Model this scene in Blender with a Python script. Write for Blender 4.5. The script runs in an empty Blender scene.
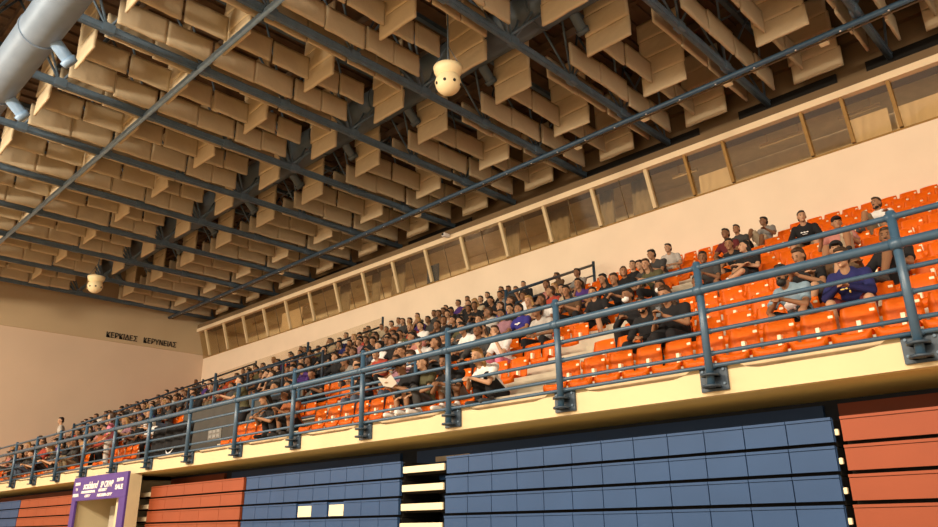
import bpy, bmesh, math, random
from mathutils import Vector, Matrix, noise
random.seed(7)
C = bpy.context.scene.collection
D = bpy.data
R_ = random.Random(11)

# ------------------------------------------------------------------ camera, light, exposure
cam = D.cameras.new('camera'); cam.sensor_width = 36; cam.lens = 744.6856/938*36
cam.clip_start = .05; cam.clip_end = 200
co = D.objects.new('camera', cam); C.objects.link(co)
rt = Vector((0.7147909725, 0.6991625359, -0.0156720789))
dn = Vector((-0.2414577397, 0.2256993193, -0.9437997548))
fw = Vector((-0.6563322524, 0.6784036894, 0.3301460415))
M4 = Matrix((( rt.x, -dn.x, -fw.x, 0), (rt.y, -dn.y, -fw.y, 0), (rt.z, -dn.z, -fw.z, 1.6), (0, 0, 0, 1)))
co.matrix_world = M4
bpy.context.scene.camera = co
vs = bpy.context.scene.view_settings
vs.view_transform = 'Standard'; vs.look = 'None'; vs.gamma = 1; vs.use_curve_mapping = False
vs.exposure = 0.05

w = D.worlds.new('world'); bpy.context.scene.world = w; w.use_nodes = True
bg = w.node_tree.nodes['Background']; bg.inputs[0].default_value = (1, .84, .65, 1); bg.inputs[1].default_value = 1.3

def area_light(name, loc, target, size, power, color=(1, .86, .67)):
    l = D.lights.new(name, 'AREA'); l.shape = 'RECTANGLE'; l.size = size[0]; l.size_y = size[1]
    l.energy = power; l.color = color
    o = D.objects.new(name, l); C.objects.link(o); o.location = loc
    o.rotation_euler = (Vector(target)-Vector(loc)).to_track_quat('-Z', 'Y').to_euler()
    return o
for x in (-34, -26, -18, -10, -2, 5):
    area_light('flood_light_beam', (x, -9.0, 9.9), (x-1, 12, 8.0), (2.2, .8), 1250)
for x in (-30, -15, 0):
    area_light('flood_light_beam', (x, -7.0, 10.3), (x, -6.5, 0), (3, 1.5), 1500)

for x in (-34.5, -30, -25.5):                       # fill lights added in the press box to brighten the left panes
    area_light('press_box_fill_beam', (x, 19.7, 11.70), (x, 19.7, 10), (.9, .3), 6)

# ------------------------------------------------------------------ materials
MATS = {}
def mat(name, col, rough=.7, metal=0, var=.12, scale=3, bump=0, bscale=20, spec=.3, emit=0, alpha=1, stain=None):
    if name in MATS: return MATS[name]
    m = D.materials.new(name); m.use_nodes = True; nt = m.node_tree; N = nt.nodes; L = nt.links
    b = N['Principled BSDF']; b.inputs['Roughness'].default_value = rough; b.inputs['Metallic'].default_value = metal
    b.inputs['Specular IOR Level'].default_value = spec
    tc = N.new('ShaderNodeTexCoord'); no = N.new('ShaderNodeTexNoise'); no.inputs['Scale'].default_value = scale
    no.inputs['Detail'].default_value = 5
    L.new(tc.outputs['Object'], no.inputs['Vector'])
    cr = N.new('ShaderNodeValToRGB'); cr.color_ramp.elements[0].position = .3; cr.color_ramp.elements[1].position = .7
    c = Vector(col)
    lo = stain if stain else c*(1-var)
    cr.color_ramp.elements[0].color = (*lo, 1); cr.color_ramp.elements[1].color = (*(c*(1+var*.5)), 1)
    L.new(no.outputs['Fac'], cr.inputs['Fac']); L.new(cr.outputs['Color'], b.inputs['Base Color'])
    if bump:
        n2 = N.new('ShaderNodeTexNoise'); n2.inputs['Scale'].default_value = bscale; n2.inputs['Detail'].default_value = 4
        L.new(tc.outputs['Object'], n2.inputs['Vector'])
        bp = N.new('ShaderNodeBump'); bp.inputs['Strength'].default_value = bump; bp.inputs['Distance'].default_value = .02
        L.new(n2.outputs['Fac'], bp.inputs['Height']); L.new(bp.outputs['Normal'], b.inputs['Normal'])
    if emit: b.inputs['Emission Color'].default_value = (*col, 1); b.inputs['Emission Strength'].default_value = emit
    if alpha < 1: b.inputs['Alpha'].default_value = alpha
    MATS[name] = m; return m
def glassmat(name, tint, rough=.05, trans=.75):
    m = D.materials.new(name); m.use_nodes = True; nt = m.node_tree; N = nt.nodes; L = nt.links
    N.remove(N['Principled BSDF']); out = N['Material Output']
    t = N.new('ShaderNodeBsdfTransparent'); t.inputs[0].default_value = (*tint, 1)
    g = N.new('ShaderNodeBsdfGlossy'); g.inputs['Roughness'].default_value = rough; g.inputs[0].default_value = (.9, .9, .9, 1)
    lw = N.new('ShaderNodeLayerWeight'); pw = N.new('ShaderNodeMath'); pw.operation = 'POWER'; pw.inputs[1].default_value = 4
    L.new(lw.outputs['Facing'], pw.inputs[0]); fr = N.new('ShaderNodeMath'); fr.operation = 'MULTIPLY_ADD'; fr.inputs[1].default_value = .6; fr.inputs[2].default_value = .03; L.new(pw.outputs[0], fr.inputs[0])
    mx = N.new('ShaderNodeMixShader'); L.new(fr.outputs[0], mx.inputs[0]); L.new(t.outputs[0], mx.inputs[1]); L.new(g.outputs[0], mx.inputs[2])
    L.new(mx.outputs[0], out.inputs[0]); MATS[name] = m; return m
wall_m = mat('stand_wall_paint', (.80, .645, .48), .85, var=.05, scale=.9, bump=.05, bscale=8)
lwall_m = mat('end_wall_shaded_tone', (.50, .38, .235), .85, var=.06, scale=.4)  # darker tone paints the baffles' shadow onto the upper end wall
lwall2_m = mat('end_wall_lit_tone', (.64, .49, .36), .85, var=.06, scale=.4)  # same wall below the shadow edge, in a lighter tone
floor_m = mat('wood_floor', (.50, .34, .18), .4, var=.15, scale=1)
conc_m = mat('terrace_concrete', (.50, .42, .31), .9, var=.25, scale=2.5, bump=.1)
fasc_m = mat('fascia_paint', (.66, .525, .31), .8, var=.05, scale=1.5, bump=.04)
cope_m = mat('coping_stone', (.62, .46, .28), .9, var=.2, scale=4, bump=.1)
soff_m = mat('slab_soffit_paint', (.62, .52, .22), .9, var=.06, scale=1)
rail_m = mat('blue_rail_paint', (.040, .090, .15), .38, 0, var=.15, scale=9, spec=.6)
steel_m = mat('blue_grey_truss_paint', (.11, .17, .24), .5, var=.2, scale=5, spec=.5)
silver_m = mat('galvanised_pipe', (.22, .36, .56), .4, .0, var=.2, scale=6, spec=.6)
duct_m = mat('dark_duct_paint', (.11, .15, .19), .45, .0, var=.2, scale=2, spec=.4)
sduct_m = mat('silver_duct_skin', (.20, .27, .37), .45, .1, var=.15, scale=1.5)
baf_m = mat('baffle_cloth', (.57, .475, .325), .9, var=.08, scale=1.6, bump=.35, bscale=9)
baf2_m = mat('baffle_cloth_lit_tone', (.66, .54, .355), .9, var=.06, scale=2.5, bump=.35, bscale=9)  # paler copy of the cloth, light on the court-facing baffles put into colour
roof_m = mat('roof_deck_brown', (.17, .11, .07), .9, var=.3, scale=2)
brown_m = mat('upper_wall_brown', (.17, .11, .055), .85, var=.15, scale=1)
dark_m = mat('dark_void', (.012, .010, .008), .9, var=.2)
beam_m = mat('cream_beam_paint', (.78, .61, .40), .7, var=.06, scale=2)
mull_m = mat('cream_mullion_paint', (.62, .48, .28), .7, var=.06)
wood_m = mat('brown_mullion_wood', (.30, .165, .04), .6, var=.15, scale=5)
orange_m = mat('orange_plastic', (1.0, .20, .006), .45, var=.08, scale=3, spec=.35)
orange2_m = mat('orange_bench_panel', (.28, .062, .022), .55, var=.1, scale=1.2)
blue2_m = mat('blue_bench_panel', (.025, .066, .165), .5, var=.1, scale=1.2)
dseat_m = mat('dark_seat_plastic', (.015, .016, .022), .5, var=.2)
cream_m = mat('cream_step_board', (.86, .74, .50), .6, var=.06)
plate_m = mat('seat_number_sticker', (.80, .68, .45), .5, var=.05)
purple_m = mat('purple_banner_vinyl', (.085, .042, .235), .5, var=.08)
white_m = mat('white_print', (.85, .80, .78), .6, var=.02)
black_m = mat('black_letter_paint', (.02, .018, .015), .6)
portal_m = mat('portal_plaster', (.62, .52, .32), .85, var=.05)
ball_m = mat('cream_speaker_shell', (.85, .70, .42), .4, var=.04)
glass_m = glassmat('window_glass', (.95, .90, .80))
cglass_m = glassmat('clear_panel_glass', (.90, .88, .84))
shirt_cols = dict(white=(.74, .70, .66), black=(.013, .012, .013), charcoal=(.05, .047, .045), grey=(.22, .20, .18), lightgrey=(.42, .38, .34),
    beige=(.42, .33, .22), khaki=(.20, .15, .09), olive=(.085, .075, .035), rose=(.42, .17, .14), mauve=(.28, .14, .17), maroon=(.12, .018, .02),
    red=(.35, .05, .03), rust=(.30, .09, .03), brown=(.11, .06, .03), tan=(.42, .24, .10), navy=(.018, .020, .10), indigo=(.035, .03, .20),
    purple=(.07, .03, .16), lightblue=(.22, .31, .38), denim=(.07, .09, .13), pink=(.60, .18, .26))
for k, v in shirt_cols.items(): mat(k+'_fabric', v, .9, var=.15, scale=9, bump=.3, bscale=14)
skins = [mat('skin_light', (.43, .24, .14), .55, var=.06, scale=8), mat('skin_tan', (.31, .155, .08), .55, var=.06, scale=8), mat('skin_brown', (.21, .10, .05), .55, var=.06, scale=8)]
hair_b = mat('black_hair', (.012, .009, .007), .5, var=.3, scale=40, bump=.4, bscale=60)
hair_d = mat('brown_hair', (.045, .022, .010), .5, var=.3, scale=40, bump=.4, bscale=60)
hair_y = mat('blond_hair', (.36, .20, .07), .5, var=.3, scale=40, bump=.4, bscale=60)
lip_m = mat('lip_colour', (.30, .09, .06), .6)
eye_m = mat('eye_dark', (.02, .014, .01), .3)

# ------------------------------------------------------------------ mesh helpers
def tag(o, label=None, cat=None, group=None, kind=None):
    if label: o['label'] = label
    if cat: o['category'] = cat
    if group: o['group'] = group
    if kind: o['kind'] = kind
    return o
def mesh_from(name, bm, mats, smooth=False):
    me = D.meshes.new(name); bmesh.ops.recalc_face_normals(bm, faces=bm.faces); bm.to_mesh(me); bm.free()
    for m in (mats if isinstance(mats, (list, tuple)) else [mats]): me.materials.append(m)
    if smooth:
        for p in me.polygons: p.use_smooth = True
    return me
def link(name, me, parent=None, loc=(0, 0, 0), rz=0):
    o = D.objects.new(name, me); C.objects.link(o); o.location = loc; o.rotation_euler = (0, 0, rz)
    if parent: o.parent = parent
    return o
def obj(name, bm, m, parent=None, loc=(0, 0, 0), smooth=False):
    return link(name, mesh_from(name, bm, m, smooth), parent, loc)
def struct(name, bm, m, smooth=False, label=None):
    o = obj(name, bm, m, None, smooth=smooth); o['kind'] = 'structure'
    if label: o['label'] = label
    return o
def empty(name, loc, rz=0):
    o = D.objects.new(name, None); C.objects.link(o); o.location = loc; o.rotation_euler = (0, 0, rz); o.empty_display_size = .2
    return o
def box(bm, x0, x1, y0, y1, z0, z1, mi=0, M=None):
    vs_ = [bm.verts.new(Vector(p) if M is None else M @ Vector(p)) for p in ((x0, y0, z0), (x1, y0, z0), (x1, y1, z0), (x0, y1, z0), (x0, y0, z1), (x1, y0, z1), (x1, y1, z1), (x0, y1, z1))]
    for f in ((0, 3, 2, 1), (4, 5, 6, 7), (0, 1, 5, 4), (1, 2, 6, 5), (2, 3, 7, 6), (3, 0, 4, 7)):
        fc = bm.faces.new([vs_[i] for i in f]); fc.material_index = mi
def bevbox(bm, x0, x1, y0, y1, z0, z1, b=.01):
    t = bmesh.new(); box(t, x0, x1, y0, y1, z0, z1)
    bmesh.ops.bevel(t, geom=t.edges[:], offset=b, segments=2, affect='EDGES')
    me = D.meshes.new('t'); t.to_mesh(me); t.free(); bm.from_mesh(me); D.meshes.remove(me)
def tube(bm, p0, p1, r0, r1=None, seg=12, caps=True):
    r1 = r0 if r1 is None else r1
    p0 = Vector(p0); p1 = Vector(p1); d = (p1-p0).normalized()
    u = d.orthogonal().normalized(); v = d.cross(u)
    a = []; b = []
    for i in range(seg):
        t = 2*math.pi*i/seg; q = u*math.cos(t)+v*math.sin(t)
        a.append(bm.verts.new(p0+q*r0)); b.append(bm.verts.new(p1+q*r1))
    for i in range(seg):
        j = (i+1) % seg; f = bm.faces.new((a[i], a[j], b[j], b[i])); f.smooth = True
    if caps: bm.faces.new(a[::-1]); bm.faces.new(b)
def lathe(bm, prof, c=(0, 0, 0), seg=24):
    c = Vector(c); rings = []
    for r, z in prof:
        rings.append([bm.verts.new(c+Vector((r*math.cos(2*math.pi*i/seg), r*math.sin(2*math.pi*i/seg), z))) for i in range(seg)])
    for a, b in zip(rings, rings[1:]):
        for i in range(seg):
            j = (i+1) % seg; f = bm.faces.new((a[i], a[j], b[j], b[i])); f.smooth = True
def prism_x(bm, prof, x0, x1):
    """closed (y,z) profile swept along x"""
    a = [bm.verts.new((x0, y, z)) for y, z in prof]; b = [bm.verts.new((x1, y, z)) for y, z in prof]
    n = len(prof)
    for i in range(n): bm.faces.new((a[i], a[(i+1) % n], b[(i+1) % n], b[i]))
    bm.faces.new(a[::-1]); bm.faces.new(b)
def ell(bm, c, r, rot=None, seg=16, rings=10):
    res = bmesh.ops.create_uvsphere(bm, u_segments=seg, v_segments=rings, radius=1)
    Mx = Matrix.Translation(Vector(c)) @ (rot.to_matrix().to_4x4() if rot else Matrix.Identity(4)) @ Matrix.Diagonal((*r, 1))
    bmesh.ops.transform(bm, matrix=Mx, verts=res['verts'])
def capsule(bm, p0, p1, r0, r1, seg=14, flat=1.0):
    tube(bm, p0, p1, r0, r1, seg); ell(bm, p0, (r0,)*3, seg=seg, rings=8); ell(bm, p1, (r1,)*3, seg=seg, rings=8)
def text_mesh(s, size, m, extrude=.01, shear=0, align='LEFT', bold=0):
    cu = D.curves.new('lettering', 'FONT'); cu.body = s; cu.size = size; cu.extrude = extrude; cu.shear = shear; cu.align_x = align; cu.offset = bold
    o = D.objects.new('lettering', cu); C.objects.link(o)
    dg = bpy.context.evaluated_depsgraph_get(); dg.update()
    me = D.meshes.new_from_object(o.evaluated_get(dg)); D.objects.remove(o); me.materials.clear(); me.materials.append(m)
    return me
def evalmesh(name, bm, mods, m, smooth=True):
    me = D.meshes.new(name); bm.to_mesh(me); bm.free()
    o = D.objects.new(name, me); C.objects.link(o)
    for typ, kw in mods:
        md = o.modifiers.new(typ, typ)
        for k, v in kw.items(): setattr(md, k, v)
    dg = bpy.context.evaluated_depsgraph_get(); dg.update()
    out = D.meshes.new_from_object(o.evaluated_get(dg)); D.objects.remove(o); D.meshes.remove(me)
    out.name = name; out.materials.clear(); out.materials.append(m)
    for p in out.polygons: p.use_smooth = smooth
    return out

# ------------------------------------------------------------------ geometry constants
XL = -37.35           # end wall
XR = 6.0
YW = 18.15            # stand back wall
RP, RR = .88, .436    # row pitch and rise
def Yr(k): return 7.79+RP*k          # riser of row k
def Tf(k): return 2.834+RR*k         # tread in front of row k (feet)
NR = 12
AX0, AX1 = -7.08, -6.58              # aisle stairs
VX0, VX1, VY = -22.0, -15.0, 10.26   # stair opening in the terrace
def vx0(k): return -19.6 if k < 2 else VX0
def in_void(x, k): return vx0(k)-.1 < x < VX1+.1 and Yr(k) < VY
AIS = [(AX0, AX1), (-12.9, -12.1), (-22.8, -22.0), (-31.2, -30.4)]

# ------------------------------------------------------------------ setting
bm = bmesh.new(); box(bm, XL-.3, XR+6, -22, 21, -.2, 0); struct('floor', bm, floor_m)
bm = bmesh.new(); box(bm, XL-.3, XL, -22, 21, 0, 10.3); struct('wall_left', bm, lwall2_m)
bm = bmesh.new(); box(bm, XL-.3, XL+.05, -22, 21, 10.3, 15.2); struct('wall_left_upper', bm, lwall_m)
bm = bmesh.new(); box(bm, XL, XR+6, YW, YW+.25, 0, 10.14); struct('wall_back', bm, wall_m)
bm = bmesh.new(); box(bm, XL, XR+6, -22, 21, 15.0, 15.2)
x = XL+.3
while x < XR+6:
    box(bm, x, x+.16, -22, 21, 14.92, 15.0); x += .5
struct('ceiling', bm, roof_m)
bm = bmesh.new()
for y in [-1+2.27*i for i in range(9)]: box(bm, XL, XR+6, y, y+.12, 14.6, 14.86)
struct('trim_purlins', bm, roof_m)
# upper wall over the window band
bm = bmesh.new(); box(bm, XL, XR+6, 18.3, 18.5, 11.75, 15.0); struct('wall_back_upper', bm, brown_m)
def zb(x): return 11.47-.0075*(x+37.35)     # underside of the window beam
def slope(bm):
    for v in bm.verts: v.co.z += zb(v.co.x)-11.42
bm = bmesh.new(); box(bm, XL, XR+6, 17.62, 18.5, 11.60, 11.82); slope(bm); struct('trim_soffit', bm, brown_m)
bm = bmesh.new(); box(bm, XL, XR+6, 17.60, 17.80, 11.42, 11.60); slope(bm); struct('trim_window_beam', bm, beam_m)
bm = bmesh.new()
for x0, x1 in ((-12.5, -8.4), (-7.2, -4.6), (-3.9, -1.2), (-21, -17.5), (-28, -24)):
    box(bm, x0, x1, 18.25, 18.30, 11.95, 12.25)
struct('trim_slot_shade', bm, dark_m)  # near-black flush boxes paint the shade of the gap above the soffit
bm = bmesh.new(); box(bm, XL, XR+6, 18.12, 18.28, 12.9, 13.1); struct('trim_brown_duct', bm, brown_m)

# press box behind leaning glass
bm = bmesh.new(); box(bm, XL, XR+6, YW+.25, 21, 10.0, 10.14); struct('floor_press_box', bm, conc_m)
bm = bmesh.new(); box(bm, XL, XR+6, 20.6, 20.8, 10.14, 11.84)
struct('wall_press_box', bm, mat('press_box_wall', (.78, .66, .48), .85))
bm = bmesh.new(); box(bm, XL, XR+6, 18.5, 20.8, 11.84, 11.96); struct('ceiling_press_box', bm, mat('press_box_ceiling', (.70, .58, .40), .85))
bm = bmesh.new(); box(bm, XL, XR+6, YW-.012, YW+.12, 10.12, 10.165); struct('trim_window_sill', bm, wood_m)
S0 = Vector((0, YW-.02, 10.16)); S1 = Vector((0, 17.74, 11.44))
xs_c = [-9.92-1.9*i for i in range(15)]
xs_b = [-8.67, -7.53, -5.43, -4.46, -3.41, -1.5, .4, 2.3, 4.2]
allx = sorted([(x, 'c') for x in xs_c]+[(x, 'b') for x in xs_b])
win = empty('window_1', (0, 0, 0)); win['kind'] = 'structure'
for x, t in allx:
    bm = bmesh.new(); h = .055 if t == 'c' else .04
    a = [bm.verts.new((x+sx*h, S0.y+sy, S0.z)) for sx, sy in ((-1, -.09), (1, -.09), (1, .02), (-1, .02))]
    b = [bm.verts.new((x+sx*h, S1.y+sy, zb(x)+.02)) for sx, sy in ((-1, -.09), (1, -.09), (1, .02), (-1, .02))]
    for i in range(4): bm.faces.new((a[i], a[(i+1) % 4], b[(i+1) % 4], b[i]))
    obj('mullion', bm, mull_m if t == 'c' else wood_m, win)
    if t == 'c':
        bm = bmesh.new(); x2 = x-.95
        tube(bm, (x2, S0.y-.0, S0.z), (x2, S1.y, zb(x2)+.01), .014, seg=6); obj('glazing_bar', bm, mat('dark_glazing_bar', (.14, .09, .04), .6), win)
edges_ = [XL]+[x for x, t in allx]+[XR+6]
for a_, b_ in zip(edges_, edges_[1:]):
    bm = bmesh.new()
    v = [bm.verts.new(p) for p in ((a_, S0.y, S0.z), (b_, S0.y, S0.z), (b_, S1.y, zb(b_)+.01), (a_, S1.y, zb(a_)+.01))]
    bm.faces.new(v)
    r = bmesh.ops.extrude_face_region(bm, geom=bm.faces[:]); bmesh.ops.translate(bm, vec=(0, .01, 0), verts=[e for e in r['geom'] if isinstance(e, bmesh.types.BMVert)])
    obj('pane', bm, glass_m, win)
# things kept behind the glass
def board(x0, x1, z0, z1, m, label, y=18.62, cat='board'):
    bm = bmesh.new(); bevbox(bm, x0, x1, y, y+.05, z0, z1, .008)
    box(bm, x0+.05, x0+.09, y+.05, y+.35, z0, z0+.05); box(bm, x1-.09, x1-.05, y+.05, y+.35, z0, z0+.05)
    return tag(obj('partition_board', bm, m), label, cat)
wb = mat('off_white_board', (.72, .58, .40), .7, var=.05)
board(-4.62, -3.72, 10.14, 11.05, wb, 'off-white partition board behind the glass, left one of the pair at the right end')
board(-3.60, -2.55, 10.14, 10.97, wb, 'off-white partition board behind the glass, rightmost of all boards')
board(-8.75, -7.75, 10.14, 10.95, wb, 'off-white partition board behind brown-framed glass, above the man in the black hoodie')
board(-30.6, -28.9, 10.14, 11.3, wb, 'off-white partition board behind the glass near the end wall')
board(-20.30, -19.65, 10.14, 11.1, mat('dark_blue_board', (.03, .05, .09), .6), 'dark blue panel standing behind the slanted glass')
for i, (x, ww) in enumerate([(-26.5, .7), (-24.2, .5), (-22.9, .8), (-16.5, .6), (-14.6, .9), (-12.4, .5), (-11.2, .7)]):
    bm = bmesh.new(); n = 7; y = 19.0
    pr = [(x+ww*j/(n*1.0), y+(.06 if j % 2 else 0)) for j in range(n+1)]
    vb = [bm.verts.new((a, b, 10.14)) for a, b in pr]; vt = [bm.verts.new((a, b, 11.84)) for a, b in pr]
    for j in range(n): bm.faces.new((vb[j], vb[j+1], vt[j+1], vt[j]))
    r = bmesh.ops.extrude_face_region(bm, geom=bm.faces[:]); bmesh.ops.translate(bm, vec=(0, .01, 0), verts=[e for e in r['geom'] if isinstance(e, bmesh.types.BMVert)])
    tag(obj('curtain', bm, mat('dull_curtain_cloth', (.34, .27, .18), .9), smooth=True), 'dull beige curtain hanging inside the press box, number %s from the end wall' % ['one', 'two', 'three', 'four', 'five', 'six', 'seven'][i], 'curtain', 'curtains inside the press box')
for i, (xa, xb) in enumerate([(-7.0, -5.7), (-9.7, -8.9), (-4.9, -3.9), (-2.6, -1.5)]):
    bm = bmesh.new(); tube(bm, (xa, 18.9, 11.3), (xb, 18.9, 11.3), .035); box(bm, xa, xb, 18.86, 18.94, 11.33, 11.38); box(bm, xa+.2, xa+.23, 18.88, 18.91, 11.38, 11.84); box(bm, xb-.23, xb-.2, 18.88, 18.91, 11.38, 11.84)
    tag(obj('strip_light', bm, mull_m), 'unlit strip light fixed behind the glass, %s from the right' % ['third', 'fourth', 'second', 'first'][i], 'light', 'unlit strip lights behind the glass')

# lettering on the end wall
ln = empty('wall_lettering', (XL+.07, 13.02, 10.47)); tag(ln, 'black Greek lettering high on the end wall', 'sign')
for wt, y0, wd_ in (('\u039a\u0395\u03a1\u039a\u0399\u0394\u0395\u03a3', 0, 1.52), ('\u039a\u0395\u03a1\u03a5\u039d\u0395\u0399\u0391\u03a3', 1.82, 1.72)):
    me = text_mesh(wt, .38, black_m, .02)
    wd = max(v.co.x for v in me.vertices)
    o_ = D.objects.new('word', me); C.objects.link(o_); o_.parent = ln
    o_.rotation_euler = (math.pi/2, 0, math.pi/2); o_.location = (.005, y0, 0); o_.scale = (wd_/wd, 1, 1)

# terrace
def tread_segments(k):
    segs = [(XL, XR)]
    if Yr(k)-RP < VY-.3:
        segs = [(XL, vx0(k)), (VX1, XR)]
    return segs
bm = bmesh.new()
box(bm, XL, XR, 7.60, 8.95, 2.87, 2.9)
for k in range(NR+1):
    y0 = Yr(k-1) if k else 7.60
    y1 = Yr(k) if k < NR else YW
    for a, b in tread_segments(k):
        z0 = 2.87 if k < 2 else Tf(k)-.55
        box(bm, a, b, y0, y1 if k == NR else y1+.06, z0, max(Tf(k), 2.9))
box(bm, -19.6, VX1, 7.60, 8.3, 2.87, 3.0); box(bm, -19.6, VX1, 8.3, VY+.1, 2.87, 3.27); box(bm, VX0, -19.6, 8.73, VY+.1, 2.87, 3.265)
struct('seating_terrace', bm, conc_m, label='stepped concrete seating terrace')
# half steps of the aisles
bm = bmesh.new()
for a, b in AIS:
    for k in range(0, NR):
        if in_void((a+b)/2, k) or k == 0: continue
        box(bm, a, b, Yr(k)-.34, Yr(k), Tf(k), Tf(k)+RR/2)
struct('aisle_steps', bm, mat('aisle_step_concrete', (.50, .42, .30), .9, var=.2, scale=3), label='concrete half steps of the aisles')
# opening walls
bm = bmesh.new()
box(bm, VX0, VX1, VY, VY+.14, 3.0, Tf(3)+.75)
box(bm, VX0-.14, VX0, 9.3, VY+.14, 3.0, Tf(2)+.35)
struct('wall_stair_opening', bm, mat('dark_grey_wall', (.075, .068, .058), .8))
bm = bmesh.new(); bevbox(bm, -20.3, -19.55, VY-.03, VY, 3.95, 4.25, .01)
nt_ = obj('notice_plate', bm, mat('pale_notice', (.22, .20, .17), .6)); tag(nt_, 'small grey notice plate on the dark stair wall', 'sign')
bm = bmesh.new()
for r_ in range(2):
    for c_ in range(3): box(bm, -20.22+c_*.22, -20.06+c_*.22, VY-.045, VY-.03, 3.99+r_*.13, 4.07+r_*.13)
obj('printed_block', bm, mat('notice_print', (.32, .30, .27)), nt_)

# fascia with dips between posts
PX = [-.222-.2675*i for i in range(-1, 16)]
PX = [p*7.5 for p in PX]
bm = bmesh.new()
pts = []
xx = sorted(PX)
pts.append((XL, 3.09))
for p in xx:
    pts += [(p-.50, 3.09), (p-.36, 3.115), (p-.24, 3.185), (p-.2, 3.19), (p+.2, 3.19), (p+.24, 3.185), (p+.36, 3.115), (p+.50, 3.09)]
pts = [q for q in pts if XL <= q[0] <= XR]
pts.append((XR, 3.09))
pts = sorted(set(pts))
top0 = [bm.verts.new((x, 7.58, z)) for x, z in pts]; bot0 = [bm.verts.new((x, 7.58, 2.86)) for x, z in pts]
top1 = [bm.verts.new((x, 7.64, z)) for x, z in pts]; bot1 = [bm.verts.new((x, 7.64, 2.86)) for x, z in pts]
for i in range(len(pts)-1):
    for q in ((top0[i], top0[i+1], bot0[i+1], bot0[i]), (top1[i+1], top1[i], bot1[i], bot1[i+1]), (top0[i+1], top0[i], top1[i], top1[i+1]), (bot0[i], bot0[i+1], bot1[i+1], bot1[i])):
        bm.faces.new(q)
struct('fascia', bm, fasc_m, label='cream painted edge beam of the terrace')
bm = bmesh.new(); box(bm, XL, XR, 7.64, 7.67, 2.88, 3.20); struct('trim_coping', bm, cope_m)
bm = bmesh.new(); box(bm, XL, XR, 7.641, 8.92, 2.855, 2.869); struct('ceiling_under_terrace', bm, soff_m)
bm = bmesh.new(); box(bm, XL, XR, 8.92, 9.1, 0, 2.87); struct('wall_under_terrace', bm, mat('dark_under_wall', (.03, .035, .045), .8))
for a, b, m_ in ((-14.6, -9.3, blue2_m), (-8.9, -2.75, blue2_m), (-2.6, 4, orange2_m), (-20.4, -14.9, orange2_m), (-37, -22, orange2_m)):
    bm = bmesh.new(); box(bm, a*8.9/8, b*8.9/8, 8.86, 8.92, 2.3, 2.80); struct('trim_rear_panel', bm, m_)

# ------------------------------------------------------------------ railing
bays = ['first', 'second', 'third', 'fourth', 'fifth', 'sixth', 'seventh', 'eighth', 'ninth', 'tenth', 'eleventh', 'twelfth', 'thirteenth', 'fourteenth', 'fifteenth', 'sixteenth', 'seventeenth', 'eighteenth', 'nineteenth', 'twentieth', 'twenty-first', 'twenty-second']
rail = empty('guard_railing', (0, 7.5, 2.87)); tag(rail, 'long blue tubular guard railing along the front edge of the terrace', 'railing')
def wobj(name, bm, m, root, smooth=False):
    """mesh written in world coordinates, parented to an empty placed at root.location"""
    bmesh.ops.translate(bm, vec=-Vector(root.location), verts=bm.verts[:]); return obj(name, bm, m, root, smooth=smooth)
for z, r, y in ((4.275, .030, 7.47), (4.00, .048, 7.44), (3.775, .024, 7.52), (3.545, .024, 7.52), (3.30, .022, 7.52), (3.165, .022, 7.52)):
    bm = bmesh.new(); tube(bm, (XL+.02, y, z), (XR, y, z), r, seg=14, caps=True)
    for p in PX:
        if p > XL: tube(bm, (p-.05, y, z), (p+.05, y, z), r+.008, seg=14)
    wobj('rail', bm, rail_m, rail)
bmp = bmesh.new()
tube(bmp, (0, 7.47, 2.93), (0, 7.47, 4.325), .042, seg=16); ell(bmp, (0, 7.47, 4.325), (.042, .042, .02))
bmb = bmesh.new()
bevbox(bmb, -.16, .16, 7.55, 7.575, 2.90, 3.19, .005)
for z in (2.94, 3.06):
    lathe(bmb, [(.045, z-.012), (.10, z-.012), (.10, z+.012), (.045, z+.012)], (0, 7.47, 0), 20)
    box(bmb, -.08, .08, 7.47, 7.56, z-.012, z+.012)
bmo = bmesh.new()
for sx in (-.12, .12):
    for z in (2.97, 3.12): tube(bmo, (sx, 7.555, z), (sx, 7.535, z), .014, seg=8)
pm = mesh_from('post', bmp, rail_m); brm = mesh_from('mounting_bracket', bmb, mat('dark_bracket_paint', (.03, .05, .075), .45, spec=.5)); bom = mesh_from('bolt', bmo, steel_m)
for p in PX:
    if p < XL+.3: continue
    po = link('post', pm, rail, (p, -7.5, -2.87)); br = link('mounting_bracket', brm, po); link('bolts', bom, br)

# stair railings inside the stand
def stair_rail(x, k0, k1, label, glass=False):
    y0, y1 = Yr(k0)-.2, Yr(k1)+.3
    z0, z1 = Tf(k0)+.4, Tf(k1)+.4
    root = empty('stair_railing', (x, y0, z0-.4)); tag(root, label, 'railing')
    mm = mat('dark_blue_rail', (.025, .05, .08), .4, spec=.5)
    n = max(2, int((y1-y0)/2.4)+1)
    for i in range(n):
        t = i/(n-1); y = y0+(y1-y0)*t; z = z0+(z1-z0)*t
        bm = bmesh.new(); tube(bm, (x, y, z-.4), (x, y, z+(1.22 if glass else .95)), .045, seg=8); wobj('post', bm, mm, root)
    for h, r in ((.85, .04), (.52, .026), (.20, .026)):
        bm = bmesh.new(); tube(bm, (x, y0, z0+h), (x, y1, z1+h), r, seg=8); wobj('rail', bm, mm, root)
    if glass:
        bm = bmesh.new(); v = [bm.verts.new(p) for p in ((x, y0, z0), (x, y1, z1), (x, y1, z1+1.2), (x, y0, z0+1.2))]; bm.faces.new(v)
        r = bmesh.ops.extrude_face_region(bm, geom=bm.faces[:]); bmesh.ops.translate(bm, vec=(.012, 0, 0), verts=[e for e in r['geom'] if isinstance(e, bmesh.types.BMVert)])
        wobj('glass_panel', bm, cglass_m, root)
stair_rail(-12.0, 7, 11, 'dark stair railing climbing to the back wall, right of the glass one')
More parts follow.
